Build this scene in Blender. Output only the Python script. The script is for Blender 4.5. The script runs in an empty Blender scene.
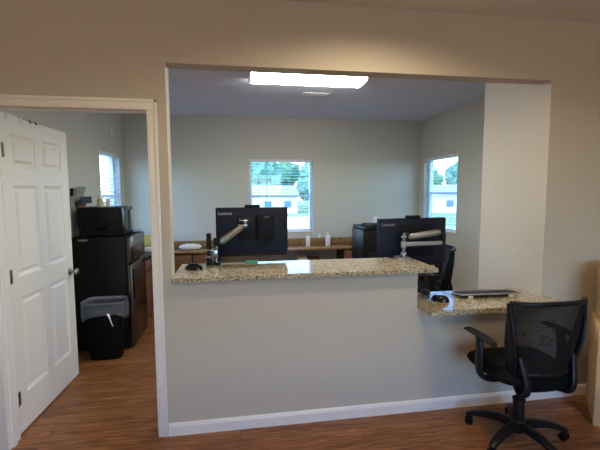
import bpy, bmesh, math, random
from mathutils import Vector, Matrix, Euler, noise
random.seed(7)
S = bpy.context.scene
COL = S.collection
PI = math.pi

# ------------------------------------------------------------------ camera
CAM_LOC = Vector((0.0, -2.482, 1.554))
CAM_YAW, CAM_PITCH, CAM_ROLL = 9.214, 4.954, -0.263
cd = bpy.data.cameras.new('camera'); cam = bpy.data.objects.new('camera', cd); COL.objects.link(cam)
ya, pi_, ro = [math.radians(v) for v in (CAM_YAW, CAM_PITCH, CAM_ROLL)]
fw = Vector((math.sin(ya)*math.cos(pi_), math.cos(ya)*math.cos(pi_), -math.sin(pi_)))
rt = Vector((math.cos(ya), -math.sin(ya), 0)); up = rt.cross(fw)
R2 = rt*math.cos(ro)+up*math.sin(ro); U2 = -rt*math.sin(ro)+up*math.cos(ro)
cam.matrix_world = Matrix((( R2.x, U2.x, -fw.x, CAM_LOC.x), (R2.y, U2.y, -fw.y, CAM_LOC.y), (R2.z, U2.z, -fw.z, CAM_LOC.z), (0,0,0,1)))
cd.sensor_width = 36; cd.lens = 36*391.2/600; cd.clip_start = .05; cd.clip_end = 500
S.camera = cam

# ------------------------------------------------------------------ light
W = bpy.data.worlds.new('sky'); S.world = W; W.use_nodes = True
wn = W.node_tree.nodes; wl = W.node_tree.links
sky = wn.new('ShaderNodeTexSky'); sky.sky_type = 'NISHITA'; sky.sun_disc = False
sky.sun_elevation = math.radians(62); sky.sun_rotation = math.radians(240); sky.air_density = 1.0; sky.dust_density = .1; sky.ozone_density = 3
wn['Background'].inputs['Strength'].default_value = 1.65
tint = wn.new('ShaderNodeMix'); tint.data_type = 'RGBA'; tint.blend_type = 'MULTIPLY'; tint.inputs[0].default_value = 1; tint.inputs[7].default_value = (.76, .95, 1.22, 1)
wl.new(sky.outputs[0], tint.inputs[6]); wl.new(tint.outputs[2], wn['Background'].inputs['Color'])
sd = bpy.data.lights.new('sun', 'SUN'); sun = bpy.data.objects.new('sun', sd); COL.objects.link(sun)
sd.energy = 3.4; sd.angle = .01; sd.color = (1, .94, .85)
sun.rotation_euler = (math.radians(28), 0, math.radians(-60)); sun.location = (0, -20, 30)
def portal(name, loc, rot, sx, sy):
    l = bpy.data.lights.new(name, 'AREA'); l.shape = 'RECTANGLE'; l.size = sx; l.size_y = sy
    l.cycles.is_portal = True
    o = bpy.data.objects.new(name, l); COL.objects.link(o); o.location = loc; o.rotation_euler = rot
portal('daylight_back', (.69, 3.66, 1.48), (-PI/2, 0, 0), 1.0, 1.15)
portal('daylight_right', (3.09, 2.87, 1.5), (0, PI/2, 0), 1.15, 1.0)
portal('daylight_left', (-1.74, 2.89, 1.5), (0, -PI/2, 0), 1.15, .85)
portal('daylight_front', (.8, -4.68, 1.28), (PI/2, 0, 0), 1.85, 1.9)
def spot(name, loc, power, color, angle, blend, size=.07, rot=(0,0,0)):
    l = bpy.data.lights.new(name, 'SPOT'); l.energy = power; l.color = color; l.spot_size = math.radians(angle); l.spot_blend = blend; l.shadow_soft_size = size
    o = bpy.data.objects.new(name, l); COL.objects.link(o); o.location = loc; o.rotation_euler = rot
def area(name, loc, power, color, sx, sy, rot=(0,0,0)):
    l = bpy.data.lights.new(name, 'AREA'); l.energy = power; l.color = color; l.shape = 'RECTANGLE'; l.size = sx; l.size_y = sy
    o = bpy.data.objects.new(name, l); COL.objects.link(o); o.location = loc; o.rotation_euler = rot
DOWNLIGHTS = [(.8, -.78)]
FILL_DOMES = [(-1.1, -2.7), (2.3, -2.9)]  # unseen lamps, added as warm fill for the upper front wall
for x, y in DOWNLIGHTS:
    spot('downlight_lamp', (x, y, 2.68), 56, (1, .82, .54), 165, .5)
for x, y in FILL_DOMES:
    l = bpy.data.lights.new('dome_fill', 'POINT'); l.energy = 25; l.color = (1, .80, .50); l.shadow_soft_size = .1
    o = bpy.data.objects.new('dome_fill', l); COL.objects.link(o); o.location = (x, y, 2.56)
S.view_settings.view_transform = 'Standard'; S.view_settings.look = 'None'
S.view_settings.exposure = 0.0; S.view_settings.gamma = 1.0; S.view_settings.use_curve_mapping = False
S.cycles.use_denoising = True
S.cycles.max_bounces = 10; S.cycles.diffuse_bounces = 6; S.cycles.transparent_max_bounces = 16
S.cycles.caustics_reflective = False; S.cycles.caustics_refractive = False
S.cycles.sample_clamp_indirect = 6

# ------------------------------------------------------------------ materials
def lin(c):
    return tuple(((v/255)/12.92 if v/255 <= .04045 else ((v/255+.055)/1.055)**2.4) for v in c)
def mat(name, rgb, rough=.5, metal=0, spec=.5, bump=0, bscale=60, coat=0):
    m = bpy.data.materials.new(name); m.use_nodes = True
    nt = m.node_tree; b = nt.nodes['Principled BSDF']
    c = lin(rgb)
    b.inputs['Roughness'].default_value = rough; b.inputs['Metallic'].default_value = metal
    b.inputs['Specular IOR Level'].default_value = spec; b.inputs['Coat Weight'].default_value = coat
    tc = nt.nodes.new('ShaderNodeTexCoord'); n = nt.nodes.new('ShaderNodeTexNoise')
    n.inputs['Scale'].default_value = bscale; n.inputs['Detail'].default_value = 3
    nt.links.new(tc.outputs['Object'], n.inputs['Vector'])
    mx = nt.nodes.new('ShaderNodeMix'); mx.data_type = 'RGBA'
    mx.inputs[6].default_value = (*[v*.94 for v in c], 1); mx.inputs[7].default_value = (*[min(1, v*1.06) for v in c], 1)
    nt.links.new(n.outputs['Fac'], mx.inputs[0]); nt.links.new(mx.outputs[2], b.inputs['Base Color'])
    if bump:
        bp = nt.nodes.new('ShaderNodeBump'); bp.inputs['Strength'].default_value = bump; bp.inputs['Distance'].default_value = .004
        nt.links.new(n.outputs['Fac'], bp.inputs['Height']); nt.links.new(bp.outputs[0], b.inputs['Normal'])
    return m
M = {}
M['wall'] = mat('wall_paint', (200, 192, 179), .75, spec=.3, bump=.55, bscale=45)
M['wall_back'] = mat('office_wall_paint', (202, 200, 187), .8, spec=.25, bump=.2, bscale=60)
M['ceiling_office'] = mat('ceiling_daylight_tint', (226, 229, 243), .9, spec=.2, bump=.3, bscale=50)  # white ceiling, bluish daylight from the windows put into its colour
M['ceiling'] = mat('ceiling_paint', (236, 232, 226), .9, spec=.2, bump=.3, bscale=50)
M['trim'] = mat('white_trim_paint', (244, 240, 234), .4)
M['door'] = mat('door_paint', (240, 236, 225), .38)
M['vinyl'] = mat('white_vinyl', (230, 234, 240), .4)
M['steel'] = mat('brushed_nickel', (176, 166, 150), .3, 1)
M['bronze'] = mat('hinge_metal', (120, 108, 92), .4, 1)
M['chrome'] = mat('chrome', (150, 152, 156), .22, 1)
M['fridgedoor'] = mat('dark_stainless', (96, 84, 74), .26, .9)
M['armgrey'] = mat('arm_cover_silver', (140, 136, 128), .35, .4)
M['black'] = mat('black_plastic', (15, 15, 17), .5, spec=.3)
M['blackgloss'] = mat('black_gloss', (12, 12, 14), .15, spec=.35)
M['fridge'] = mat('black_appliance', (12, 12, 13), .5, spec=.2, bump=.1, bscale=250)
M['monitor'] = mat('monitor_back_navy', (22, 26, 46), .5, spec=.25)
M['monitor2'] = mat('monitor_box_dark', (14, 15, 24), .55, spec=.2)
M['screen'] = mat('dark_screen', (8, 9, 12), .1)
M['chair'] = mat('chair_plastic', (18, 19, 24), .42, spec=.3)
M['seat'] = mat('chair_fabric', (17, 17, 19), .95, spec=.2, bump=.4, bscale=400)
M['white'] = mat('white_plastic', (232, 230, 226), .4)
M['paper'] = mat('paper', (236, 234, 228), .8)
M['pink'] = mat('pale_pink_label', (222, 200, 204), .6)
M['tan'] = mat('tan_plastic', (196, 180, 146), .5)
M['yellow'] = mat('yellow_pack', (196, 190, 112), .5)
M['greysheet'] = mat('grey_paper', (150, 144, 134), .8)
M['ductgrey'] = mat('duct_grey', (96, 92, 84), .7)
M['teal'] = mat('teal_pack', (66, 176, 150), .5)
M['blue'] = mat('pale_blue_pack', (150, 180, 214), .5)
M['brownpaper'] = mat('brown_folder', (128, 84, 52), .7)
M['keys'] = mat('keyboard_keys', (40, 42, 48), .5)
M['silver'] = mat('silver_plastic', (168, 172, 180), .35, .4)
M['carton'] = mat('cardboard', (208, 174, 132), .85, spec=.2, bump=.15, bscale=30)
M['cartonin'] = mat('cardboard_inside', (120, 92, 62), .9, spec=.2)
M['cabinet'] = mat('brown_cabinet', (112, 78, 52), .45)
M['dark'] = mat('dark_cabinet', (40, 32, 28), .6)
M['lamplens'] = mat('lamp_lens', (240, 236, 225), .3)
M['bark'] = mat('bark', (92, 76, 60), .9)
M['roof'] = mat('roof_shingle', (150, 146, 142), .9)
M['housewall'] = mat('house_siding', (226, 222, 214), .8)
M['houseglass'] = mat('house_window', (90, 110, 130), .1)

def emit(name, rgb, st):
    m = bpy.data.materials.new(name); m.use_nodes = True; b = m.node_tree.nodes['Principled BSDF']
    b.inputs['Base Color'].default_value = (.8, .8, .8, 1)
    b.inputs['Emission Color'].default_value = (*lin(rgb), 1); b.inputs['Emission Strength'].default_value = st
    return m
M['tube'] = emit('fluorescent_diffuser', (252, 252, 250), 33.0)
M['downlens'] = emit('downlight_lens', (255, 214, 160), 3.0)

def mixtrans(name, rgb, fac, rough=.1, pattern=None):
    m = bpy.data.materials.new(name); m.use_nodes = True; nt = m.node_tree
    b = nt.nodes['Principled BSDF']; b.inputs['Base Color'].default_value = (*lin(rgb), 1); b.inputs['Roughness'].default_value = rough
    t = nt.nodes.new('ShaderNodeBsdfTransparent'); mx = nt.nodes.new('ShaderNodeMixShader')
    nt.links.new(t.outputs[0], mx.inputs[1]); nt.links.new(b.outputs[0], mx.inputs[2]); nt.links.new(mx.outputs[0], nt.nodes['Material Output'].inputs[0])
    mx.inputs[0].default_value = fac
    if pattern:
        tc = nt.nodes.new('ShaderNodeTexCoord'); w = nt.nodes.new('ShaderNodeTexWave'); w.wave_type = 'BANDS'; w.bands_direction = 'Z'
        w.inputs['Scale'].default_value = pattern; w.inputs['Distortion'].default_value = 1.2; w.inputs['Detail'].default_value = 1
        nt.links.new(tc.outputs['Object'], w.inputs['Vector'])
        mr = nt.nodes.new('ShaderNodeMapRange'); mr.inputs[3].default_value = fac-.06; mr.inputs[4].default_value = fac+.06
        nt.links.new(w.outputs['Fac'], mr.inputs[0]); nt.links.new(mr.outputs[0], mx.inputs[0])
    return m
M['mesh'] = mixtrans('chair_mesh', (14, 14, 16), .88, .8, 26)
M['bag'] = mixtrans('clear_bag', (195, 200, 212), .20, .12)
def translucent(name, rgb, fac):
    m = mat(name, rgb, .5); nt = m.node_tree; b = nt.nodes['Principled BSDF']
    t = nt.nodes.new('ShaderNodeBsdfTranslucent'); t.inputs[0].default_value = (*lin(rgb), 1); mx = nt.nodes.new('ShaderNodeMixShader'); mx.inputs[0].default_value = fac
    nt.links.new(b.outputs[0], mx.inputs[1]); nt.links.new(t.outputs[0], mx.inputs[2]); nt.links.new(mx.outputs[0], nt.nodes['Material Output'].inputs[0])
    return m
M['slat'] = translucent('blind_slat', (226, 232, 240), .35)
M['acrylic'] = mixtrans('clear_acrylic', (220, 225, 230), .35, .08)
def glass(name):
    m = bpy.data.materials.new(name); m.use_nodes = True; nt = m.node_tree
    for n in list(nt.nodes):
        if n.type == 'BSDF_PRINCIPLED': nt.nodes.remove(n)
    t = nt.nodes.new('ShaderNodeBsdfTransparent'); g = nt.nodes.new('ShaderNodeBsdfGlossy'); fr = nt.nodes.new('ShaderNodeLayerWeight'); pw = nt.nodes.new('ShaderNodeMath'); pw.operation = 'POWER'; pw.inputs[1].default_value = 4; fm = nt.nodes.new('ShaderNodeMath'); fm.operation = 'MULTIPLY_ADD'; fm.inputs[1].default_value = .5; fm.inputs[2].default_value = .03
    nt.links.new(fr.outputs['Facing'], pw.inputs[0]); nt.links.new(pw.outputs[0], fm.inputs[0])
    t.inputs[0].default_value = (.93, .98, .97, 1); g.inputs['Roughness'].default_value = .02
    mx = nt.nodes.new('ShaderNodeMixShader')
    nt.links.new(fm.outputs[0], mx.inputs[0]); nt.links.new(t.outputs[0], mx.inputs[1]); nt.links.new(g.outputs[0], mx.inputs[2])
    nt.links.new(mx.outputs[0], nt.nodes['Material Output'].inputs[0])
    return m
M['glass'] = glass('window_glass')

def granite(name, base, dark, light, rough=.07, scale=190):
    m = bpy.data.materials.new(name); m.use_nodes = True; nt = m.node_tree; N = nt.nodes.new; L = nt.links.new
    b = nt.nodes['Principled BSDF']; tc = N('ShaderNodeTexCoord')
    v = N('ShaderNodeTexVoronoi'); v.inputs['Scale'].default_value = scale; L(tc.outputs['Object'], v.inputs['Vector'])
    r = N('ShaderNodeValToRGB'); r.color_ramp.interpolation = 'CONSTANT'
    e = r.color_ramp.elements; e[0].position = 0; e[0].color = (*lin(dark), 1); e[1].position = .13; e[1].color = (*lin(base), 1)
    x = e.new(.42); x.color = (*lin(light), 1); x = e.new(.74); x.color = (*lin([int(q*.78) for q in base]), 1); x = e.new(.92); x.color = (*lin([int(q*.5) for q in base]), 1)
    sp = N('ShaderNodeSeparateColor'); L(v.outputs['Color'], sp.inputs[0]); L(sp.outputs[0], r.inputs[0])
    n = N('ShaderNodeTexNoise'); n.inputs['Scale'].default_value = 22; n.inputs['Detail'].default_value = 4; L(tc.outputs['Object'], n.inputs['Vector'])
    r2 = N('ShaderNodeValToRGB'); r2.color_ramp.elements[0].position = .25; r2.color_ramp.elements[0].color = (.68, .6, .5, 1); r2.color_ramp.elements[1].position = .62
    L(n.outputs['Fac'], r2.inputs[0])
    mx = N('ShaderNodeMix'); mx.data_type = 'RGBA'; mx.blend_type = 'MULTIPLY'; mx.inputs[0].default_value = .7
    L(r.outputs[0], mx.inputs[6]); L(r2.outputs[0], mx.inputs[7]); L(mx.outputs[2], b.inputs['Base Color'])
    b.inputs['Roughness'].default_value = rough
    return m
M['granite'] = granite('speckled_granite', (190, 176, 148), (70, 58, 46), (222, 212, 190))
M['granite2'] = granite('brown_granite', (150, 112, 70), (74, 50, 32), (186, 150, 104), .2)

def woodfloor():
    m = bpy.data.materials.new('wood_laminate'); m.use_nodes = True; nt = m.node_tree; N = nt.nodes.new; L = nt.links.new
    b = nt.nodes['Principled BSDF']; tc = N('ShaderNodeTexCoord')
    br = N('ShaderNodeTexBrick'); br.inputs['Scale'].default_value = 1; br.inputs['Brick Width'].default_value = 1.22; br.inputs['Row Height'].default_value = .125
    br.inputs['Mortar Size'].default_value = .0012; br.inputs['Color1'].default_value = (.15, .15, .15, 1); br.inputs['Color2'].default_value = (.95, .95, .95, 1); br.inputs['Mortar'].default_value = (0, 0, 0, 1)
    br.offset = .37
    L(tc.outputs['Object'], br.inputs['Vector'])
    mp = N('ShaderNodeMapping'); mp.inputs['Scale'].default_value = (1.6, 17, 1); L(tc.outputs['Object'], mp.inputs['Vector'])
    # every plank has its own slice of grain
    add = N('ShaderNodeVectorMath'); add.operation = 'MULTIPLY_ADD'; add.inputs[1].default_value = (7, 7, 7)
    L(br.outputs['Color'], add.inputs[0]); L(mp.outputs[0], add.inputs[2])
    n = N('ShaderNodeTexNoise'); n.inputs['Scale'].default_value = 2.0; n.inputs['Detail'].default_value = 6; n.inputs['Distortion'].default_value = 1.6; L(add.outputs[0], n.inputs['Vector'])
    r = N('ShaderNodeValToRGB'); e = r.color_ramp.elements
    e[0].position = .28; e[0].color = (*lin((98, 60, 34)), 1); e[1].position = .72; e[1].color = (*lin((172, 122, 76)), 1)
    x = e.new(.5); x.color = (*lin((140, 91, 54)), 1)
    L(n.outputs['Fac'], r.inputs[0])
    hs = N('ShaderNodeHueSaturation'); mr = N('ShaderNodeMapRange'); mr.inputs[3].default_value = .82; mr.inputs[4].default_value = 1.12
    L(br.outputs['Color'], mr.inputs[0]); L(mr.outputs[0], hs.inputs['Value']); L(r.outputs[0], hs.inputs['Color'])
    mo = N('ShaderNodeMix'); mo.data_type = 'RGBA'; mo.inputs[7].default_value = (*lin((70, 40, 20)), 1)
    L(br.outputs['Fac'], mo.inputs[0]); L(hs.outputs[0], mo.inputs[6]); L(mo.outputs[2], b.inputs['Base Color'])
    b.inputs['Roughness'].default_value = .38; b.inputs['Specular IOR Level'].default_value = .4
    return m
M['floor'] = woodfloor()
def natural(name, c1, c2, scale, rough=.9):
    m = bpy.data.materials.new(name); m.use_nodes = True; nt = m.node_tree; b = nt.nodes['Principled BSDF']
    tc = nt.nodes.new('ShaderNodeTexCoord'); n = nt.nodes.new('ShaderNodeTexNoise'); n.inputs['Scale'].default_value = scale; n.inputs['Detail'].default_value = 5
    r = nt.nodes.new('ShaderNodeValToRGB'); r.color_ramp.elements[0].position = .35; r.color_ramp.elements[1].position = .65
    r.color_ramp.elements[0].color = (*lin(c1), 1); r.color_ramp.elements[1].color = (*lin(c2), 1)
    nt.links.new(tc.outputs['Object'], n.inputs[0]); nt.links.new(n.outputs['Fac'], r.inputs[0]); nt.links.new(r.outputs[0], b.inputs['Base Color'])
    b.inputs['Roughness'].default_value = rough
    return m
M['lawn'] = natural('lawn', (98, 122, 66), (150, 158, 104), .5)
M['road'] = natural('pale_road', (196, 192, 184), (222, 218, 208), 2)
M['asphalt'] = natural('asphalt', (92, 94, 98), (120, 121, 124), 3)
M['leaf'] = natural('foliage', (52, 86, 54), (112, 146, 96), 1.2)
M['leaf2'] = natural('foliage_blue', (66, 98, 78), (124, 158, 120), 1.5)

# ------------------------------------------------------------------ mesh helpers
class MB:
    def __init__(s): s.b = bmesh.new()
    def _add(s, t):
        me = bpy.data.meshes.new('t'); t.to_mesh(me); t.free(); s.b.from_mesh(me); bpy.data.meshes.remove(me); return s
    def box(s, x0, x1, y0, y1, z0, z1, bev=0, seg=2, rot=None, piv=None):
        t = bmesh.new(); bmesh.ops.create_cube(t, size=1)
        for v in t.verts: v.co = Vector((x0+(v.co.x+.5)*(x1-x0), y0+(v.co.y+.5)*(y1-y0), z0+(v.co.z+.5)*(z1-z0)))
        if bev: bmesh.ops.bevel(t, geom=t.edges[:], offset=bev, segments=seg, affect='EDGES', profile=.5)
        if rot:
            c = Vector(piv) if piv else Vector(((x0+x1)/2, (y0+y1)/2, (z0+z1)/2))
            Rm = Euler(rot).to_matrix()
            for v in t.verts: v.co = c + Rm @ (v.co-c)
        return s._add(t)
    def cyl(s, p0, p1, r0, r1=None, seg=20, bev=0):
        p0, p1 = Vector(p0), Vector(p1); r1 = r0 if r1 is None else r1
        t = bmesh.new(); d = p1-p0
        bmesh.ops.create_cone(t, cap_ends=True, segments=seg, radius1=r0, radius2=r1, depth=d.length)
        if bev:
            bmesh.ops.bevel(t, geom=[e for e in t.edges if len(e.link_faces) == 2 and any(len(f.verts) > 4 for f in e.link_faces)], offset=bev, segments=2, affect='EDGES')
        Rm = d.to_track_quat('Z', 'Y').to_matrix()
        for v in t.verts: v.co = (p0+p1)/2 + Rm @ v.co
        return s._add(t)
    def lathe(s, prof, c=(0,0,0), seg=24):
        t = bmesh.new(); rings = []
        for r, z in prof:
            rings.append([t.verts.new((c[0]+max(r, 1e-4)*math.cos(2*PI*k/seg), c[1]+max(r, 1e-4)*math.sin(2*PI*k/seg), c[2]+z)) for k in range(seg)])
        for a, b_ in zip(rings, rings[1:]):
            for k in range(seg): t.faces.new((a[k], a[(k+1) % seg], b_[(k+1) % seg], b_[k]))
        t.faces.new(rings[0][::-1]); t.faces.new(rings[-1])
        return s._add(t)
    def sweep(s, pts, w, h, up_=(0,0,1), seg=12, power=2.6):
        """super-elliptic section of half sizes w (sideways) and h (along up) swept along pts; w/h may be lists"""
        pts = [Vector(p) for p in pts]; t = bmesh.new(); rings = []; upv = Vector(up_)
        for i, p in enumerate(pts):
            d = (pts[min(i+1, len(pts)-1)]-pts[max(i-1, 0)]).normalized()
            side = d.cross(upv)
            if side.length < 1e-4: side = d.cross(Vector((1, 0, 0)))
            side.normalize(); nn = side.cross(d).normalized()
            wi = w[i] if isinstance(w, (list, tuple)) else w; hi = h[i] if isinstance(h, (list, tuple)) else h
            ring = []
            for k in range(seg):
                a = 2*PI*k/seg; ca, sa = math.cos(a), math.sin(a)
                ring.append(t.verts.new(p + side*wi*math.copysign(abs(ca)**(2/power), ca) + nn*hi*math.copysign(abs(sa)**(2/power), sa)))
            rings.append(ring)
        for a, b_ in zip(rings, rings[1:]):
            for k in range(seg): t.faces.new((a[k], a[(k+1) % seg], b_[(k+1) % seg], b_[k]))
        t.faces.new(rings[0][::-1]); t.faces.new(rings[-1])
        return s._add(t)
    def prism(s, poly, y0, y1, axis='y', bev=0):
        t = bmesh.new()
        def P(a, b_, d): return (a, d, b_) if axis == 'y' else ((d, a, b_) if axis == 'x' else (a, b_, d))
        A = [t.verts.new(P(a, b_, y0)) for a, b_ in poly]; B = [t.verts.new(P(a, b_, y1)) for a, b_ in poly]
        t.faces.new(A); t.faces.new(B[::-1])
        for k in range(len(poly)): t.faces.new((A[k], B[k], B[(k+1) % len(poly)], A[(k+1) % len(poly)]))
        bmesh.ops.recalc_face_normals(t, faces=t.faces[:])
        if bev: bmesh.ops.bevel(t, geom=t.edges[:], offset=bev, segments=2, affect='EDGES')
        return s._add(t)
    def grid(s, f, nu, nv, thick=0):
        t = bmesh.new(); V = [[t.verts.new(f(u/nu, v/nv)) for v in range(nv+1)] for u in range(nu+1)]
        for u in range(nu):
            for v in range(nv): t.faces.new((V[u][v], V[u+1][v], V[u+1][v+1], V[u][v+1]))
        if thick: bmesh.ops.solidify(t, geom=t.faces[:], thickness=thick)
        return s._add(t)
    def build(s, name, m, parent=None, smooth=True, loc=None):
        bmesh.ops.recalc_face_normals(s.b, faces=s.b.faces[:])
        me = bpy.data.meshes.new(name); s.b.to_mesh(me); s.b.free()
        me.materials.append(m)
        if smooth:
            for p in me.polygons: p.use_smooth = True
            try: me.set_sharp_from_angle(angle=math.radians(35))
            except Exception: pass
        o = bpy.data.objects.new(name, me); COL.objects.link(o)
        if parent: o.parent = parent
        if loc: o.location = loc
        return o
def tag(o, label, cat, group=None):
    o['label'] = label; o['category'] = cat
    if group: o['group'] = group
    return o
def thing(name, label, cat, loc=(0,0,0), rz=0, group=None):
    o = bpy.data.objects.new(name, None); COL.objects.link(o); o.empty_display_size = .1
    o.location = loc; o.rotation_euler = (0, 0, rz)
    return tag(o, label, cat, group)
def struct(o): o['kind'] = 'structure'; return o
def copy_tree(o, parent=None):
    c = o.copy(); COL.objects.link(c)
    if parent: c.parent = parent
    for ch in list(o.children): copy_tree(ch, c)
    return c
def arc(pts, n=6):
    """Catmull-Rom through pts"""
    P = [Vector(p) for p in pts]; out = []
    for i in range(len(P)-1):
        a, b_, c, d = P[max(i-1, 0)], P[i], P[i+1], P[min(i+2, len(P)-1)]
        for k in range(n):
            t = k/n
            out.append(.5*((2*b_)+(c-a)*t+(2*a-5*b_+4*c-d)*t*t+(3*b_-a-3*c+d)*t**3))
    out.append(P[-1]); return out
def writing(name, text, size, m, parent, loc, rot, depth=.0006):
    cu = bpy.data.curves.new(name, 'FONT'); cu.body = text; cu.size = size; cu.extrude = depth; cu.align_x = 'LEFT'
    tmp = bpy.data.objects.new(name, cu); COL.objects.link(tmp); bpy.context.view_layer.update()
    me = bpy.data.meshes.new_from_object(tmp.evaluated_get(bpy.context.evaluated_depsgraph_get())); me.materials.clear(); me.materials.append(m)
    bpy.data.objects.remove(tmp)
    o = bpy.data.objects.new(name, me); COL.objects.link(o); o.parent = parent; o.location = loc; o.rotation_euler = rot
    return o

def wall_grid(name, axis, d0, d1, us, zs, solid, m):
    """a wall in one watertight mesh: cells of the us x zs grid that are solid; axis 'y' = wall across Y, 'x' = across X"""
    us = sorted(set(us)); zs = sorted(set(zs)); b = bmesh.new()
    def P(u, d, z): return (u, d, z) if axis == 'y' else (d, u, z)
    def S_(i, j):
        if i < 0 or j < 0 or i >= len(us)-1 or j >= len(zs)-1: return False
        return solid((us[i]+us[i+1])/2, (zs[j]+zs[j+1])/2)
    def q(*p): b.faces.new([b.verts.new(x) for x in p])
    for i in range(len(us)-1):
        for j in range(len(zs)-1):
            if not S_(i, j): continue
            a, c, e, f = us[i], us[i+1], zs[j], zs[j+1]
            for d in (d0, d1): q(P(a, d, e), P(c, d, e), P(c, d, f), P(a, d, f))
            if not S_(i-1, j): q(P(a, d0, e), P(a, d1, e), P(a, d1, f), P(a, d0, f))
            if not S_(i+1, j): q(P(c, d0, e), P(c, d1, e), P(c, d1, f), P(c, d0, f))
            if not S_(i, j-1): q(P(a, d0, e), P(c, d0, e), P(c, d1, e), P(a, d1, e))
            if not S_(i, j+1): q(P(a, d0, f), P(c, d0, f), P(c, d1, f), P(a, d1, f))
    bmesh.ops.remove_doubles(b, verts=b.verts[:], dist=1e-5); bmesh.ops.recalc_face_normals(b, faces=b.faces[:])
    me = bpy.data.meshes.new(name); b.to_mesh(me); b.free(); me.materials.append(m)
    o = bpy.data.objects.new(name, me); COL.objects.link(o); return struct(o)

# ------------------------------------------------------------------ the setting
XL, XR, YB = -1.58, 2.932, 3.5          # back office
FXL, FXR, FYB = -2.3, 3.9, -4.5         # front room
CZ, FCZ = 2.66, 2.715
T = .115
DX0, DX1, DZ = -1.377, -.511, 2.04      # clear door opening
OX0, OX1, OZ = -.402, 2.184, 2.314      # service opening
BARX = 1.22                              # where the tall half wall ends
struct(MB().box(FXL-.15, FXR+.15, FYB-.15, YB+.15, -.12, 0).build('floor', M['floor'], smooth=False))
struct(MB().box(FXL-.15, FXR+.15, FYB-.15, T, FCZ, FCZ+.1).build('ceiling', M['ceiling'], smooth=False))
struct(MB().box(XL-.15, XR+.15, T+.002, YB+.15, CZ, CZ+.1).build('ceiling', M['ceiling_office'], smooth=False))
def front_solid(u, z):
    if DX0-.018 < u < DX1+.018 and z < DZ+.018: return False
    if OX0 < u < OX1 and z < OZ:
        return z < (.998 if u < BARX else .743)
    return True
wall_grid('wall_front', 'y', 0, T, [FXL-.15, DX0-.018, DX1+.018, OX0, BARX, OX1, FXR+.15], [0, .743, .998, DZ+.018, OZ, FCZ], front_solid, M['wall'])
BW = (.199, 1.178, .915, 2.04); RW = (2.396, 3.34, .966, 2.056); LW = (2.49, 3.286, .93, 2.062)
def hole(h): return lambda u, z: not (h[0] < u < h[1] and h[2] < z < h[3])
wall_grid('wall_back', 'y', YB, YB+.15, [XL-.15, BW[0], BW[1], XR+.15], [0, BW[2], BW[3], CZ], hole(BW), M['wall_back'])
wall_grid('wall_right', 'x', XR, XR+.15, [T, RW[0], RW[1], YB], [0, RW[2], RW[3], CZ], hole(RW), M['wall_back'])
wall_grid('wall_left', 'x', XL-.15, XL, [T, LW[0], LW[1], YB], [0, LW[2], LW[3], CZ], hole(LW), M['wall_back'])
struct(MB().box(OX1, OX1+.12, T, .75, 0, CZ).build('wall_wing', M['wall'], smooth=False))
# front room shell, with the glazed front behind the camera
FW_ = (-.1, 1.7, .35, 2.2)
wall_grid('wall_rear', 'y', FYB-.15, FYB, [FXL-.15, FW_[0], FW_[1], FXR+.15], [0, FW_[2], FW_[3], FCZ], hole(FW_), M['wall'])
struct(MB().box(FXL-.15, FXL, FYB, 0, 0, FCZ).build('wall_far_left', M['wall'], smooth=False))
struct(MB().box(FXR, FXR+.15, FYB, 0, 0, FCZ).build('wall_far_right', M['wall'], smooth=False))

# baseboards, casings, jambs
def baseboard(name, x0, x1, y, m=M['trim']):
    struct(MB().prism([(y, 0), (y-.013, 0), (y-.013, .062), (y-.008, .078), (y, .083)], x0, x1, 'x').build(name, m, smooth=False))
baseboard('baseboard_front', DX1+.0605, FXR, -.0005)
baseboard('baseboard_front_left', FXL, DX0-.0605, -.0005)
struct(MB().box(XL, XR, YB-.013, YB-.0005, 0, .083, .003).build('baseboard_back', M['trim']))
struct(MB().box(OX1-.0135, OX1-.0005, T+.01, .75, 0, .083, .003).build('baseboard_wing', M['trim']))
def casing(name, y, sgn):
    mb = MB()
    for x0, x1 in ((DX0-.058, DX0+.004), (DX1-.004, DX1+.058)):
        mb.box(x0, x1, min(y, y+sgn*.012), max(y, y+sgn*.012), 0, DZ-.004, .003)
        xs = (x0, x0+.02) if x0 < DX0 else (x1-.02, x1)
        mb.box(xs[0], xs[1], min(y, y+sgn*.018), max(y, y+sgn*.018), 0, DZ+.058, .004)
    mb.box(DX0-.058, DX1+.058, min(y, y+sgn*.012), max(y, y+sgn*.012), DZ-.004, DZ+.058, .003)
    mb.box(DX0-.058, DX1+.058, min(y, y+sgn*.018), max(y, y+sgn*.018), DZ+.038, DZ+.058, .004)
    struct(mb.build(name, M['trim']))
casing('trim_1', -.0005, -1); casing('trim_2', T+.0005, 1)
mb = MB()
mb.box(DX0-.017, DX0, .0, T, 0, DZ+.017); mb.box(DX1, DX1+.017, .0, T, 0, DZ+.017); mb.box(DX0, DX1, .0, T, DZ, DZ+.017)
mb.box(DX0, DX0+.011, .035, .072, 0, DZ); mb.box(DX1-.011, DX1, .035, .072, 0, DZ); mb.box(DX0, DX1, .035, .072, DZ-.011, DZ)
struct(mb.build('trim_3', M['trim'], smooth=False))

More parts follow.
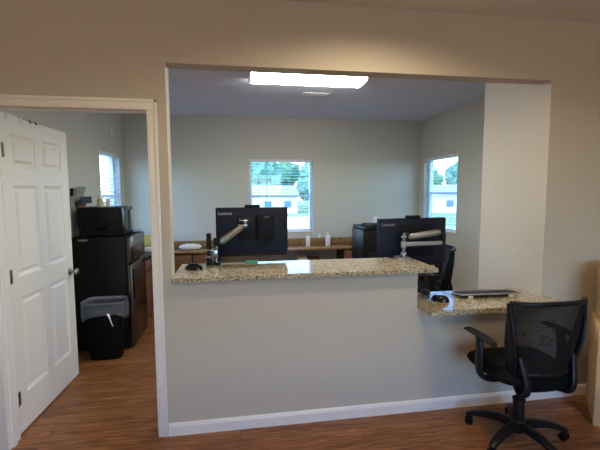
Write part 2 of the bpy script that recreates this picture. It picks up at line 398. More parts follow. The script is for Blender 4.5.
# the open six-panel door: local u along the leaf (X), outside face at y = 0
DW, DH, DT = .855, 2.02, .035
def door_leaf():
    st, mid = .108, .098
    pw = (DW-2*st-mid)/2
    us = [0, st, st+pw, st+pw+mid, DW-st, DW]; zs = [0, .235, .865, 1.0, 1.585, 1.70, 1.905, DH]
    b = bmesh.new()
    def q(p): b.faces.new([b.verts.new(x) for x in p])
    for y, sg in ((0, 1), (DT, -1)):
        for i in range(5):
            for j in range(7):
                u0, u1, z0, z1 = us[i], us[i+1], zs[j], zs[j+1]
                if i in (1, 3) and j in (1, 3, 5):
                    rings = []
                    for off, dep in ((0, 0), (.004, .007), (.020, .013), (.030, .013), (.046, .003), (.050, .003)):
                        rings.append([(u0+off, y+sg*dep, z0+off), (u1-off, y+sg*dep, z0+off), (u1-off, y+sg*dep, z1-off), (u0+off, y+sg*dep, z1-off)])
                    for a, c in zip(rings, rings[1:]):
                        for k in range(4): q([a[k], a[(k+1) % 4], c[(k+1) % 4], c[k]])
                    q(rings[-1])
                else:
                    q([(u0, y, z0), (u1, y, z0), (u1, y, z1), (u0, y, z1)])
    for u in (0, DW):
        for j in range(7): q([(u, 0, zs[j]), (u, DT, zs[j]), (u, DT, zs[j+1]), (u, 0, zs[j+1])])
    for z in (0, DH):
        for i in range(5): q([(us[i], 0, z), (us[i+1], 0, z), (us[i+1], DT, z), (us[i], DT, z)])
    bmesh.ops.remove_doubles(b, verts=b.verts[:], dist=1e-5)
    m = MB(); m.b.free(); m.b = b; return m
door = struct(door_leaf().build('door_1', M['door'], smooth=False))
DANG = math.radians(87.6)
door.location = (DX0-.012, T+.030, .012); door.rotation_euler = (0, 0, DANG)
for z in (.23, 1.02, 1.80):
    MB().cyl((-.009, -.006, z-.045), (-.009, -.006, z+.045), .0065).box(-.004, .032, -.0035, -.0002, z-.044, z+.044, .001).box(-.0035, -.0005, 0, .03, z-.044, z+.044).build('hinge', M['bronze'], door)
for sg, y in ((-1, 0), (1, DT)):
    kb = MB()
    kp = [(.031, 0), (.031, .004), (.026, .009), (.012, .012), (.0105, .03), (.016, .036), (.0255, .046), (.0275, .054), (.024, .063), (.012, .067), (0, .0675)]
    kb.lathe(kp)
    k = kb.build('knob', M['steel'], door); k.location = (DW-.065, y+sg*.0005, .895); k.rotation_euler = (PI/2 if sg < 0 else -PI/2, 0, 0)
MB().box(DW-.0005, DW+.0015, .006, DT-.006, .86, .93).build('latch_plate', M['steel'], door)
# over-the-door hanger
oh = thing('over_door_hook_rack', 'white over-the-door hook rail hanging on the top edge of the open white door', 'hook rail', door.location, DANG)
MB().box(.03, .27, DT+.001, DT+.011, DH-.02, DH+.022, .002).build('rail', M['white'], oh)
for u in (.07, .22): MB().box(u, u+.02, -.004, DT+.004, DH+.001, DH+.004).box(u, u+.02, -.0045, -.0015, DH-.03, DH+.004).build('strap', M['white'], oh)
for u in (.33, .40):
    tag(MB().box(u, u+.022, -.0045, DT+.004, DH+.001, DH+.006).box(u, u+.022, DT+.001, DT+.005, DH-.08, DH+.014, .001).box(u, u+.022, -.0045, -.0015, DH-.012, DH+.006).build('over_door_hook', M['bronze']), 'small dark metal hook over the top of the open white door, ' + ('nearer the white rail' if u < .35 else 'nearer the knob side'), 'hook', 'hooks over the door').matrix_world = Matrix.Translation(door.location) @ Matrix.Rotation(DANG, 4, 'Z')

# windows and blinds: built in local axes (u along the wall, y outward, z up)
def window(n, h, origin, rz, label, kind, slope):
    w, z0, z1 = h[1]-h[0], h[2], h[3]
    Mx = Matrix.Translation(origin) @ Matrix.Rotation(rz, 4, 'Z')
    f = MB(); t = .04
    f.box(0.001, t, .075, .14, z0+.001, z1-.001, .004); f.box(w-t, w-.001, .075, .14, z0+.001, z1-.001, .004)
    f.box(t, w-t, .075, .14, z0+.001, z0+t, .004); f.box(t, w-t, .075, .14, z1-t, z1-.001, .004)
    zm = (z0+z1)/2; f.box(t, w-t, .09, .125, zm-.018, zm+.018, .003)
    fr = struct(f.build(f'window_{n}', M['vinyl'])); fr.matrix_world = Mx
    MB().box(t-.005, w-t+.005, .104, .108, z0+t-.005, z1-t+.005).build('glass', M['glass'], fr, smooth=False)
    MB().box(0.002, w-.002, -.012, .074, z0+.0005, z0+.02, .004).build('sill', M['trim'], fr)
    b = thing('window_blind', label, 'blind'); b.matrix_world = Mx
    MB().box(.006, w-.006, .008, .062, z1-.045, z1-.001, .004).build('headrail', M['vinyl'], b)
    s = MB(); k = 0; z = z1-.075
    while z > z0+.075:
        s.grid(lambda u, v: (.01+u*(w-.02), .0105+v*.049, z+.004*(1-(2*v-1)**2)+(v-.5)*slope), 1, 4, .0022); z -= .043; k += 1
    s.build('slats', M['slat'], b)
    MB().box(.01, w-.01, .012, .058, z0+.032, z0+.05, .004).build('bottom_rail', M['vinyl'], b)
    for u in (.14, w-.14): MB().cyl((u, .0095, z0+.04), (u, .0095, z1-.04), .0012, seg=6).build('ladder_cord', M['white'], b)
    if kind: MB().cyl((w*.27, .004, z1-.62), (w*.27, .006, z1-.04), .004, seg=8).build('tilt_wand', M['keys'], b)
    return b
window(1, BW, (BW[0], YB, 0), 0, 'white slatted blind in the window on the back wall behind the left monitor', True, -.004)
window(2, (0, RW[1]-RW[0], RW[2], RW[3]), (XR, RW[1], 0), -PI/2, 'white slatted blind in the window on the right wall beside the right monitor', False, -.004)
window(3, (0, LW[1]-LW[0], LW[2], LW[3]), (XL, LW[0], 0), PI/2, 'white slatted blind in the window on the left wall above the microwave', False, .014)
# glazed front behind the camera
f = MB(); a, c, e, g = FW_
for x in (a, (a+c)/2-.03, c-.06): f.box(x, x+.06, FYB-.12, FYB-.05, e, g, .004)
for z in (e, g-.06): f.box(a, c, FYB-.12, FYB-.05, z, z+.06, .004)
fr = struct(f.build('window_4', M['bronze'])); MB().box(a, c, FYB-.09, FYB-.084, e, g).build('glass', M['glass'], fr, smooth=False)

# ------------------------------------------------------------------ outside
GZ = -2.2
struct(MB().box(-150, 150, -150, 150, GZ-.3, GZ).build('ground', M['lawn'], smooth=False))
struct(MB().box(-70, 14, 31, 54, GZ+.0005, GZ+.02).build('road', M['road'], smooth=False))
struct(MB().box(22, 36, -60, 30.9, GZ+.0005, GZ+.02).build('road', M['road'], smooth=False))
struct(MB().box(-30, 21.9, -30, FYB-.16, GZ+.0005, -.25).build('parking_lot', M['asphalt'], smooth=False))
struct(MB().box(FXL-.2, FXR+.2, FYB-.155, YB+.2, GZ+.0005, -.1205).build('foundation', M['road'], smooth=False))
def tree(x, y, h, r, m, label, seed):
    random.seed(seed)
    o = thing('tree', label, 'tree', (x, y, GZ), 0, 'trees outside')
    b = bmesh.new()
    for k in range(9):
        a = random.random()*6.28; q = random.random(); rr = r*(.45+.3*random.random())
        c = Vector((math.cos(a)*r*.6*q, math.sin(a)*r*.6*q, h*(.35+.55*random.random())))
        t = bmesh.new(); bmesh.ops.create_icosphere(t, subdivisions=3, radius=rr)
        for v in t.verts: v.co = v.co*(1+.35*noise.noise(v.co*2.2/r*2+Vector((k*7, seed, 0)))) + c
        me = bpy.data.meshes.new('t'); t.to_mesh(me); t.free(); b.from_mesh(me); bpy.data.meshes.remove(me)
    m_ = MB(); m_.b.free(); m_.b = b; m_.build('crown', m, o)
    MB().cyl((0, 0, 0), (0, 0, h*.5), r*.09, r*.05, 10).build('trunk', M['bark'], o)
random.seed(3)
BT = [(-6, 80), (0, 93), (5.5, 80), (11.5, 93), (17, 80), (23, 93), (29, 80)]
for i, (x, y) in enumerate(BT): tree(x, y, 8.5+2.5*random.random(), 4.1, M['leaf' if i % 2 else 'leaf2'], 'green leafy tree beyond the road, seen through the back window', 10+i)
RTs = [(36.8, 80), (43.2, 80), (49.4, 80), (58, 80)]
for i, (x, y) in enumerate(RTs): tree(x, y, 8+2*random.random(), 2.9, M['leaf' if i % 2 else 'leaf2'], 'green leafy tree across the lawn, seen through the right window', 30+i)
def house(x, y, w, d, h, rz, label):
    o = thing('house', label, 'house', (x, y, GZ), rz)
    MB().box(-w/2, w/2, -d/2, d/2, 0, h).build('wall', M['housewall'], o, smooth=False)
    MB().prism([(-d/2-.4, h), (d/2+.4, h), (0, h+d*.28)], -w/2-.4, w/2+.4, 'x').build('roof', M['roof'], o, smooth=False)
    for k in range(3):
        wx = -w/2+w*(k+.5)/3
        MB().box(wx-.6, wx+.6, -d/2-.03, -d/2+.02, h*.35, h*.75).build('window', M['houseglass'], o, smooth=False)
house(5, 66, 10, 7, 2.8, .05, 'low white house across the road, left part of the back window view')
house(20, 67, 11, 7, 2.8, -.1, 'low white house across the road, right part of the back window view')
house(37, 62, 11, 7, 2.8, -.4, 'low white house beyond the lawn seen through the right window')
def shrub(x, y, r, label, seed):
    t = bmesh.new(); bmesh.ops.create_icosphere(t, subdivisions=3, radius=r)
    for v in t.verts: v.co = Vector((v.co.x, v.co.y, v.co.z*.8)) * (1+.3*noise.noise(v.co*3/r+Vector((seed, 0, 0)))); v.co.z = max(v.co.z, -r*.3)
    m_ = MB(); m_.b.free(); m_.b = t
    o = m_.build('shrub', M['leaf'], loc=(x, y, GZ+r*.3)); tag(o, label, 'shrub')
shrub(5.2, 21.5, .9, 'round green shrub near the road, low in the back window view', 3)
shrub(11.5, 19, .8, 'round green shrub on the lawn, low in the right window view', 5)

# ------------------------------------------------------------------ counters
def slab(name, x0, x1, y0, y1, z0, z1, m, label, cat):
    o = MB().box(x0, x1, y0, y1, z0, z1, .006, 3).build(name, m, smooth=False); return tag(o, label, cat)
slab('bar_countertop', OX0+.002, 1.345, -.052, .42, .9985, 1.031, M['granite'], 'long speckled granite bar top on the tall half wall, under the left monitor', 'countertop')
o = MB().prism([(BARX+.002, -.20), (2.235, -.20), (2.235, -.001), (OX1-.002, -.001), (OX1-.002, .27), (BARX+.002, .27)], .7435, .78, 'z', .005).build('desk_countertop', M['granite'], smooth=False)
tag(o, 'lower speckled granite desk top at the right with the keyboard on it', 'countertop')
# counter along the back wall
bc = thing('back_counter', 'brown granite counter with a backsplash along the back wall', 'counter', (0, 0, 0))
MB().box(XL+.002, XR-.002, 3.02, YB-.014, .70, .73, .005).build('countertop', M['granite2'], bc)
MB().box(XL+.002, XR-.002, YB-.034, YB-.014, .7305, .825, .004).build('backsplash', M['granite2'], bc)
for x0, x1 in ((-.98, -.25), (1.55, 2.9)):
    MB().box(x0, x1, 3.06, YB-.014, .0, .6995).build('cabinet_body', M['dark'], bc)
    n = 2; w = (x1-x0)/n
    for k in range(n):
        d = MB().box(x0+w*k+.01, x0+w*(k+1)-.01, 3.04, 3.0595, .1, .68, .003).build('door', M['cabinet'], bc)
        MB().cyl((x0+w*(k+.5)-.05, 3.03, .62), (x0+w*(k+.5)+.05, 3.03, .62), .005, seg=8).build('handle', M['steel'], d)
# boxes under the counter's knee space
for i, (x, w, h, m, lb) in enumerate(((.95, .13, .22, 'white', 'white carton stored under the back counter, left of the pair'), (1.14, .16, .20, 'cartonin', 'brown carton stored under the back counter, right of the pair'))):
    o = MB().box(x-w/2, x+w/2, 3.15, 3.35, .3605, .3605+h, .004).build('storage_carton', M[m]); tag(o, lb, 'carton')
sh = MB().box(.80, 1.32, 3.1, YB-.016, .34, .36, .003).box(.80, .83, 3.1, YB-.016, 0, .34).box(1.29, 1.32, 3.1, YB-.016, 0, .34).build('low_shelf', M['dark']); tag(sh, 'low dark shelf under the back counter holding two cartons', 'shelf')

# ------------------------------------------------------------------ ceiling fixtures
cl = thing('ceiling_light', 'long glowing fluorescent ceiling light above the office', 'ceiling light', (.695, 1.305, CZ)); cl.scale = (1, 1, .74)
MB().prism([(-.165, -.0005), (.165, -.0005), (.165, -.02), (.15, -.028), (-.15, -.028), (-.165, -.02)], -.545, .545, 'x').build('housing', M['white'], cl, smooth=False)
MB().prism([(-.155, -.0285), (.155, -.0285), (.150, -.075), (.125, -.09), (-.125, -.09), (-.150, -.075)], -.535, .535, 'x').build('diffuser', M['tube'], cl, smooth=False)
for s_ in (-1, 1): MB().prism([(-.165, -.002), (.165, -.002), (.16, -.08), (.13, -.095), (-.13, -.095), (-.16, -.08)], s_*.5455 if s_ > 0 else -.558, .558 if s_ > 0 else -.5455, 'x').build('end_cap', M['white'], cl, smooth=False)
vt = thing('ceiling_vent', 'white louvred air vent on the ceiling behind the light', 'vent', (.92, 2.03, CZ))
MB().box(-.165, .165, -.09, -.072, -.008, -.0005, .002).box(-.165, .165, .072, .09, -.008, -.0005, .002).box(-.165, -.147, -.09, .09, -.008, -.0005, .002).box(.147, .165, -.09, .09, -.008, -.0005, .002).build('frame', M['white'], vt)
lv = MB()
for k in range(7): lv.box(-.147, .147, -.066+k*.022-.008, -.066+k*.022+.008, -.0075, -.006, rot=(.6, 0, 0))
lv.build('louvres', M['white'], vt); MB().box(-.147, .147, -.072, .072, -.0035, -.0008).build('duct', M['ductgrey'], vt)
for i, (x, y) in enumerate(DOWNLIGHTS):
    o = thing('downlight', 'recessed downlight in the ceiling above the bar front', 'ceiling light', (x, y, FCZ), 0)
    MB().lathe([(.055, -.0005), (.085, -.0005), (.085, -.006), (.06, -.010), (.055, -.008)]).build('trim_ring', M['white'], o)
    MB().lathe([(.054, -.0006), (.054, -.006), (0, -.0065)]).build('lens', M['downlens'], o)
for i, (x, y) in enumerate(FILL_DOMES):  # dome bodies for the added fill lamps
    o = thing('added_dome_fill', ['added unseen dome fill light left behind the viewer', 'added unseen dome fill light right behind the viewer'][i], 'ceiling light', (x, y, FCZ))
    MB().lathe([(.15, -.0005), (.155, -.0005), (.155, -.025), (.145, -.03), (0, -.0305)]).build('base', M['white'], o)
    MB().lathe([(.14, -.031), (.135, -.05), (.12, -.062), (.118, -.06), (.13, -.05), (.135, -.0315)]).build('glass_rim', M['downlens'], o)
ws = MB().box(XL+.0005, XL+.022, 2.905, 2.965, 2.28, 2.38, .005).build('wall_sensor', M['white']); tag(ws, 'small white sensor box high on the left wall above the window', 'sensor')
wo = MB().box(2.15, 2.22, YB-.007, YB-.0005, 1.03, 1.145, .003).build('wall_plate', M['white']); tag(wo, 'small white wall plate on the back wall behind the printer', 'wall plate')

# ------------------------------------------------------------------ monitors on arms
def make_monitor(label, loc, rz, tilt):
    o = thing('desktop_monitor', label, 'monitor', loc, rz)      # centre of the panel, back towards -Y
    o.rotation_euler = (tilt, 0, rz)
    MB().box(-.27, .27, -.006, .012, -.172, .172, .004).build('bezel', M['black'], o)
    bh = MB().box(-.269, .269, -.03, -.0065, -.171, .171, .007).build('back_shell', M['monitor'], o)
    writing('logo', 'Lenovo', .034, M['silver'], bh, (-.25, -.0305, .118), (PI/2, 0, 0))
    MB().box(-.263, .263, .0122, .0135, -.158, .166).build('screen', M['screen'], o)
    MB().box(-.055, .06, -.022, .004, .1725, .192, .004).build('webcam_bar', M['black'], o)
    MB().box(-.26, .26, -.012, .03, -.196, -.1725, .006).build('speaker_chin', M['black'], o)
    return o
def add_box(o):
    b = MB().box(.035, .16, -.062, -.0305, -.075, .115, .006).build('rear_box', M['monitor2'], o)
    writing('logo', 'Lenovo', .014, M['silver'], b, (.085, -.0625, .098), (PI/2, 0, 0))
    MB().box(-.10, .034, -.038, -.0305, -.075, .115, .004).build('mount_plate', M['monitor2'], o)
    MB().sweep(arc([(.11, -.05, -.076), (.10, -.05, -.10), (.06, -.04, -.13), (-.06, -.04, -.12), (-.07, -.036, -.10)]), .004, .004).build('cable', M['black'], o)
m1 = make_monitor('dark monitor left on the bar, its back with one diagonal silver arm', (.115, .50, 1.262), 0, 0); add_box(m1)
m2 = make_monitor('dark monitor right of the bar end, its back with two stacked arm links', (1.407, .51, 1.146), math.radians(6), math.radians(0)); m2.scale = (1.13, 1, 1.08)
MB().box(-.11, .16, -.036, -.0305, -.11, .12, .005).box(-.05, .05, -.046, -.036, -.05, .05, .005).build('mount_plate', M['monitor2'], m2)

a1 = thing('monitor_arm', 'silver and black monitor arm clamped at the left end of the bar', 'monitor arm', (-.17, .366, 1.0315))
MB().box(-.05, .05, -.04, .0495, 0, .012, .003).box(-.03, .03, .057, .064, -.07, .012).box(-.03, .03, .02, .064, -.075, -.066).cyl((0, .035, -.068), (0, .035, -.0345), .008).build('clamp', M['black'], a1)
MB().cyl((-.03, 0, .012), (-.03, 0, .225), .017, bev=.003).build('pole', M['black'], a1)
for za, zb, q_ in ((.05, .065, .024), (.10, .112, .022)): MB().cyl((-.03, 0, za), (-.03, 0, zb), q_).build('collar', M['chrome'], a1)
MB().box(-.02, .035, -.03, .03, .055, .11, .006).cyl((.022, 0, .012), (.022, 0, .15), .014).build('lower_link', M['chrome'], a1)
MB().cyl((.022, 0, .15), (.022, 0, .19), .021, bev=.003).box(.005, .06, -.022, .022, .135, .185, .008).build('elbow', M['black'], a1)
MB().sweep([(.045, -.005, .155), (.07, 0, .172), (.19, .05, .252), (.215, .06, .27)], [.017, .024, .022, .016], [.02, .026, .024, .016]).build('spring_arm', M['armgrey'], a1)
MB().box(.18, .25, .045, .085, .262, .282, .004).box(.19, .255, .05, .09, .298, .315, .003).cyl((.235, .075, .255), (.235, .075, .32), .013).build('tilt_head', M['chrome'], a1)
MB().box(.17, .30, .0875, .0945, .22, .345, .003).cyl((.235, .07, .285), (.235, .088, .285), .02).build('mount_head', M['black'], a1)

a2 = thing('monitor_arm', 'silver monitor arm with two links clamped at the right end of the bar', 'monitor arm', (1.262, .35, 1.0315))
MB().box(-.05, .05, -.05, .0645, 0, .012, .003).box(-.03, .03, .071, .079, -.07, .012).box(-.03, .03, .03, .079, -.076, -.068).cyl((0, .045, -.07), (0, .045, -.0345), .008).build('clamp', M['silver'], a2)
MB().cyl((0, -.02, .012), (0, -.02, .20), .016, bev=.003).build('pole', M['chrome'], a2)
for za, zb, q_ in ((.03, .05, .022), (.09, .135, .021), (.165, .178, .019)): MB().cyl((0, -.02, za), (0, -.02, zb), q_).build('collar', M['silver'], a2)
MB().sweep([(0, -.02, .112), (.03, -.02, .112), (.27, -.035, .118), (.315, -.037, .119)], [.018, .02, .018, .016], [.016, .018, .016, .014]).build('lower_link', M['silver'], a2)
MB().cyl((.315, -.037, .10), (.315, -.037, .19), .02, bev=.003).build('elbow', M['black'], a2)
MB().sweep([(.295, -.028, .20), (.26, -.018, .196), (.09, .018, .166), (.06, .03, .158)], [.016, .022, .022, .016], [.016, .024, .024, .016]).build('spring_arm', M['armgrey'], a2)
MB().box(.03, .085, .02, .06, .13, .185, .005).cyl((.055, .05, .135), (.055, .05, .195), .014).build('tilt_head', M['black'], a2)

# ------------------------------------------------------------------ things on the bar and the lower desk
def mouse(label, loc, rz, s=1.0, m='blackgloss'):
    o = thing('computer_mouse', label, 'mouse', loc, rz)
    def f(u, v):
        a = 2*PI*u; t = v*PI/2
        return (.031*s*math.cos(a)*math.cos(t)**.6, .055*s*math.sin(a)*math.cos(t)**.6, .036*s*math.sin(t)*(1-.12*math.sin(a)*math.cos(t)))
    mb = MB().grid(f, 28, 8); bmesh.ops.remove_doubles(mb.b, verts=mb.b.verts[:], dist=1e-5)
    bmesh.ops.holes_fill(mb.b, edges=[e for e in mb.b.edges if e.is_boundary]); mb.build('body', M[m], o)
    MB().cyl((-.003*s, .030*s, .029*s), (.003*s, .030*s, .029*s), .008*s, seg=14).build('scroll_wheel', M['keys'], o)
    return o
mouse('black computer mouse on the left end of the granite bar top', (-.29, .20, 1.0315), 1.2, 1.15)
mouse('black glossy mouse at the left end of the lower desk beside the keyboard', (1.40, .02, .7805), .9, 1.15)
o = MB().lathe([(.026, 0), (.034, .01), (.035, .022), (.027, .034), (.012, .04), (0, .041)]).build('desk_puck', M['keys'], loc=(1.385, .205, .7805)); tag(o, 'small dark round puck behind the mouse on the lower desk', 'puck')
kb = thing('keyboard', 'silver keyboard with raised back feet on the lower desk', 'keyboard', (1.80, .10, .7805), math.radians(-3))
KT = math.radians(8)
def kx(mb): # tilt the board about its front edge (user side, +Y)
    for v in mb.b.verts:
        y, z = v.co.y-.075, v.co.z; v.co.y = .075+y*math.cos(KT)+z*math.sin(KT); v.co.z = -y*math.sin(KT)+z*math.cos(KT)+.001
    return mb
kx(MB().box(-.225, .225, -.075, .075, 0, .012, .003)).build('body', M['silver'], kb)
kk = MB()
for r in range(6):
    for c_ in range(18): kk.box(-.217+c_*.0242, -.196+c_*.0242, -.066+r*.0225, -.047+r*.0225, .0123, .017, .0012, 1)
kx(kk).build('keys', M['keys'], kb)
for x in (-.155, .155): MB().box(x-.018, x+.018, -.086, -.072, .0002, .02, .003).build('foot', M['white'], kb)
o = MB().box(-.045, .045, -.02, .02, 0, .012, .003).build('snack_pack', M['teal'], loc=(.105, .396, 1.0315)); tag(o, 'small teal packet on the bar under the left monitor', 'packet')
# back counter things
o = thing('tissue_pack', 'white soft pack lying on the back counter at the left', 'pack', (-.655, 3.2, .7315))
def fp(u, v):
    a = 2*PI*u; t = (v-.5)*PI
    c = math.cos(t)**.5 if math.cos(t) > 0 else 0
    return (.155*c*math.copysign(abs(math.cos(a))**.6, math.cos(a)), .055*c*math.copysign(abs(math.sin(a))**.6, math.sin(a)), .04+.04*math.sin(t))
mb = MB().grid(fp, 36, 12); bmesh.ops.remove_doubles(mb.b, verts=mb.b.verts[:], dist=1e-4); mb.build('wrapper', M['paper'], o)
MB().box(-.07, .07, -.018, .018, .078, .086, .003).build('flap', M['white'], o)
def bottle(label, x, y, h, r, m, cap, group='bottles on the back counter'):
    o = thing('pump_bottle', label, 'bottle', (x, y, .7305), 0, group)
    MB().lathe([(r*.92, 0), (r, .006), (r, h*.68), (r*.8, h*.76), (r*.35, h*.82), (r*.35, h*.86), (0, h*.861)]).build('body', M[m], o)
    MB().lathe([(r*.42, h*.862), (r*.42, h*.92), (r*.15, h*.925), (r*.15, h*.98), (0, h*.981)]).box(-r*.7, r*.2, -r*.2, r*.2, h*.95, h, .002).build('pump', M[cap], o)
bottle('white pump bottle with a pinkish top on the back counter below the window corner', 1.05, 3.25, .19, .034, 'white', 'pink')
bottle('white pump bottle nearest the printer on the back counter', 1.355, 3.25, .20, .037, 'white', 'white')
for x, m, lb in ((.955, 'pink', 'small pale pink cup on the backsplash ledge right of the left monitor'), (1.185, 'white', 'small white cup on the backsplash ledge between the two bottles, left one'), (1.262, 'white', 'small white cup on the backsplash ledge between the two bottles, right one')):
    o = MB().lathe([(.022, 0), (.027, .052), (.028, .054), (.025, .054), (.02, .006), (0, .005)]).build('small_cup', M[m], loc=(x, YB-.03+.0, .8255)); tag(o, lb, 'cup', 'small cups on the backsplash ledge')
pr = thing('office_printer', 'tall black office printer partly hidden behind the right monitor', 'printer', (1.85, 2.52, 0))
MB().box(-.23, .23, -.2, .24, 0, .62, .01).build('stand', M['black'], pr)
MB().box(-.262, .27, -.24, .26, .621, 1.05, .015).build('body', M['black'], pr)
MB().box(-.25, .27, -.235, .26, 1.051, 1.09, .01).build('lid', M['black'], pr)
MB().box(-.14, .25, -.2, .2, 1.091, 1.112, .006).build('document_feeder', M['black'], pr)
MB().box(-.2, .21, -.262, -.241, .66, .76, .006).build('paper_tray', M['black'], pr)

# ------------------------------------------------------------------ kitchen corner seen through the door
fr = thing('mini_fridge', 'black fridge against the left wall under the microwave', 'fridge', (-1.57, 1.5, 0))
MB().box(0, .50, 0, .56, .012, 1.12, .008).build('body', M['fridge'], fr)
dr = MB().box(.506, .553, .001, .559, .03, .845, .008).build('door', M['fridgedoor'], fr)
MB().box(.5535, .566, .03, .055, .50, .80, .006).build('handle', M['black'], dr)
dr = MB().box(.506, .553, .001, .559, .862, 1.118, .008).build('freezer_door', M['fridgedoor'], fr)
MB().box(.5535, .566, .03, .055, .89, 1.02, .006).build('handle', M['black'], dr)
for x, y in ((.04, .04), (.46, .04), (.04, .52), (.46, .52)): MB().cyl((x, y, 0), (x, y, .013), .018, seg=12).build('foot', M['black'], fr)
MB().box(.08, .16, -.002, -.0003, 1.088, 1.102, .0005).build('badge', M['silver'], fr)
mw = thing('microwave_oven', 'black microwave on top of the black fridge', 'microwave', (-1.49, 1.53, 1.1205))
MB().box(0, .37, 0, .38, .01, .285, .006).build('body', M['fridge'], mw)
d = MB().box(.3705, .40, .0, .29, .012, .283, .005).build('door', M['blackgloss'], mw)
MB().box(.4005, .4025, .03, .22, .05, .245, .001).build('window', M['screen'], d); MB().box(.401, .425, .255, .27, .04, .255, .006).build('handle', M['silver'], d)
MB().box(.3705, .40, .2905, .38, .012, .283, .005).build('control_panel', M['black'], mw)
vs = MB()
for k in range(9): vs.box(.07+k*.025, .083+k*.025, -.0012, .001, .06, .10)
vs.build('vent_slots', M['screen'], mw)
for x, y in ((.04, .04), (.33, .04), (.04, .34), (.33, .34)): MB().cyl((x, y, 0), (x, y, .0105), .012, seg=10).build('foot', M['black'], mw)
o = thing('seasoning_bottle', 'tan bottle with a white cap on top of the microwave', 'bottle', (-1.315, 1.62, 1.4065))
MB().lathe([(.026, 0), (.029, .004), (.029, .07), (.018, .082), (.018, .086), (0, .087)]).build('body', M['tan'], o); MB().lathe([(.022, .0872), (.022, .118), (0, .119)]).build('cap', M['white'], o)
o = MB().box(-.02, .02, -.018, .018, 0, .085, .003).build('small_box', M['white'], loc=(-1.255, 1.66, 1.4065)); tag(o, 'small white box beside the tan bottle on the microwave', 'box')
# cabinets along the left wall
cb = thing('kitchen_base_cabinet', 'brown wooden base cabinet with a dark top beyond the fridge', 'cabinet', (XL+.01, 2.10, 0))
MB().box(0, .53, 0, .90, .09, .785).build('body', M['cabinet'], cb, smooth=False); MB().box(0, .47, 0, .90, 0, .0895).build('toe_kick', M['dark'], cb, smooth=False)
for k in range(2):
    d = MB().box(.5305, .55, .012+k*.445, .443+k*.445, .11, .63, .004).build('door', M['cabinet'], cb)
    MB().cyl((.562, .38+k*.13, .50), (.562, .38+k*.13, .60), .005, seg=8).box(.55, .562, .376+k*.13, .384+k*.13, .51, .515).box(.55, .562, .376+k*.13, .384+k*.13, .585, .59).build('handle', M['steel'], d)
    d = MB().box(.5305, .55, .012+k*.445, .443+k*.445, .645, .775, .004).build('drawer', M['cabinet'], cb)
    MB().cyl((.562, .18+k*.445, .71), (.562, .28+k*.445, .71), .005, seg=8).build('handle', M['steel'], d)
MB().box(0, .57, -.005, .905, .7855, .82, .004).build('countertop', M['blackgloss'], cb)
o = MB().box(-.09, .09, -.055, .055, 0, .03, .01, 3).build('paper_towel_stack', M['blue'], loc=(-1.10, 1.985, 1.1215)); tag(o, 'pale blue folded stack on the fridge top behind the microwave', 'towels')
o = thing('snack_bag', 'yellow snack bag standing on the counter beside the door casing', 'bag', (-1.12, 2.72, .8205), .3)
def sb(u, v):
    a = 2*PI*u; k = math.sin(PI*min(max(v, .04), .96))**.45
    return (.10*math.cos(a), .05*k*math.sin(a)*(1+.1*math.sin(5*a)), .17*v)
MB().grid(sb, 28, 10).build('pouch', M['yellow'], o); MB().box(-.095, .095, -.004, .004, .162, .185, .001).build('seal', M['yellow'], o)
o = MB().box(-.06, .06, -.05, .05, 0, .05, .01, 3).build('napkin_pack', M['paper'], loc=(-1.06, 2.52, .8205)); tag(o, 'small white napkin pack in front of the yellow bag', 'napkins')
# wall file rack
wf = thing('wall_file_rack', 'wall file rack stuffed with papers between the open door and the microwave', 'file rack', (XL, 1.74, 1.25))
MB().box(.001, .006, -.14, .14, 0, .34, .001).box(.006, .012, -.14, -.13, 0, .3).build('back_panel', M['black'], wf)
for k in range(2):
    z = .03+k*.16
    MB().box(.006, .07+.03*k, -.135, .135, z, z+.006).box(.064+.03*k, .07+.03*k, -.135, .135, z+.0065, z+.07).build('pocket', M['black'], wf)
    MB().box(.018, .024, -.12, .06, z+.007, z+.15, rot=(0, .18, 0)).box(.03, .034, -.10, .12, z+.007, z+.17, rot=(0, .26, 0)).build('papers', M['greysheet'] if k else M['brownpaper'], wf)
o = MB().box(.028, .031, -.16, .14, -.27, .06, rot=(.14, .05, 0)).build('hanging_sheet', M['greysheet'], loc=(XL, 1.68, 1.47)); tag(o, 'pale paper sheet hanging below the wall file rack beside the door', 'paper')
# trash can with liner
tc = thing('trash_can', 'black trash can with a clear bag in front of the fridge', 'trash can', (-1.232, 1.36, 0))
def ring(t):  # rounded-rectangle half sizes
    return .135+.045*t, .085+.03*t
def canf(z0, z1, grow, wob=0):
    def f(u, v):
        z = z0+(z1-z0)*v; t = z/.53; a, b_ = ring(t); th = 2*PI*u; c, s_ = math.cos(th), math.sin(th)
        g = grow+wob*noise.noise(Vector((c*3, s_*3, v*2.5+4)))
        return ((a+g)*math.copysign(abs(c)**.45, c), (b_+g)*math.copysign(abs(s_)**.45, s_), z)
    return f
mb = MB().grid(canf(0, .53, 0), 48, 8, -.003); mb.grid(lambda u, v: (canf(0.004, .53, 0)(u, 0)[0]*v, canf(0.004, .53, 0)(u, 0)[1]*v, .004), 48, 2); mb.build('can', M['black'], tc)
mb = MB()
rim = canf(0, .53, 0)
def bagf(u, v):
    th = 2*PI*u
    if v < .35:
        k = v/.35; x, y, _ = canf(0, .53, -.012, .01)(u, 1); return (x, y, .44+.105*k)
    k = (v-.35)/.65; dz = .13+.035*math.sin(th*2+1.0)
    x, y, z = canf(.53-dz, .55, .008+.012*k, .014)(u, 1-k); return (x, y, z)
mb.grid(bagf, 72, 14).build('bag_liner', M['bag'], tc)
MB().sweep(arc([(.06, -.135, .45), (.075, -.150, .43), (.09, -.152, .38), (.105, -.150, .335)]), [.005, .007]+[.011]*15+[.006, .003], .003).build('tie_strip', M['paper'], tc)

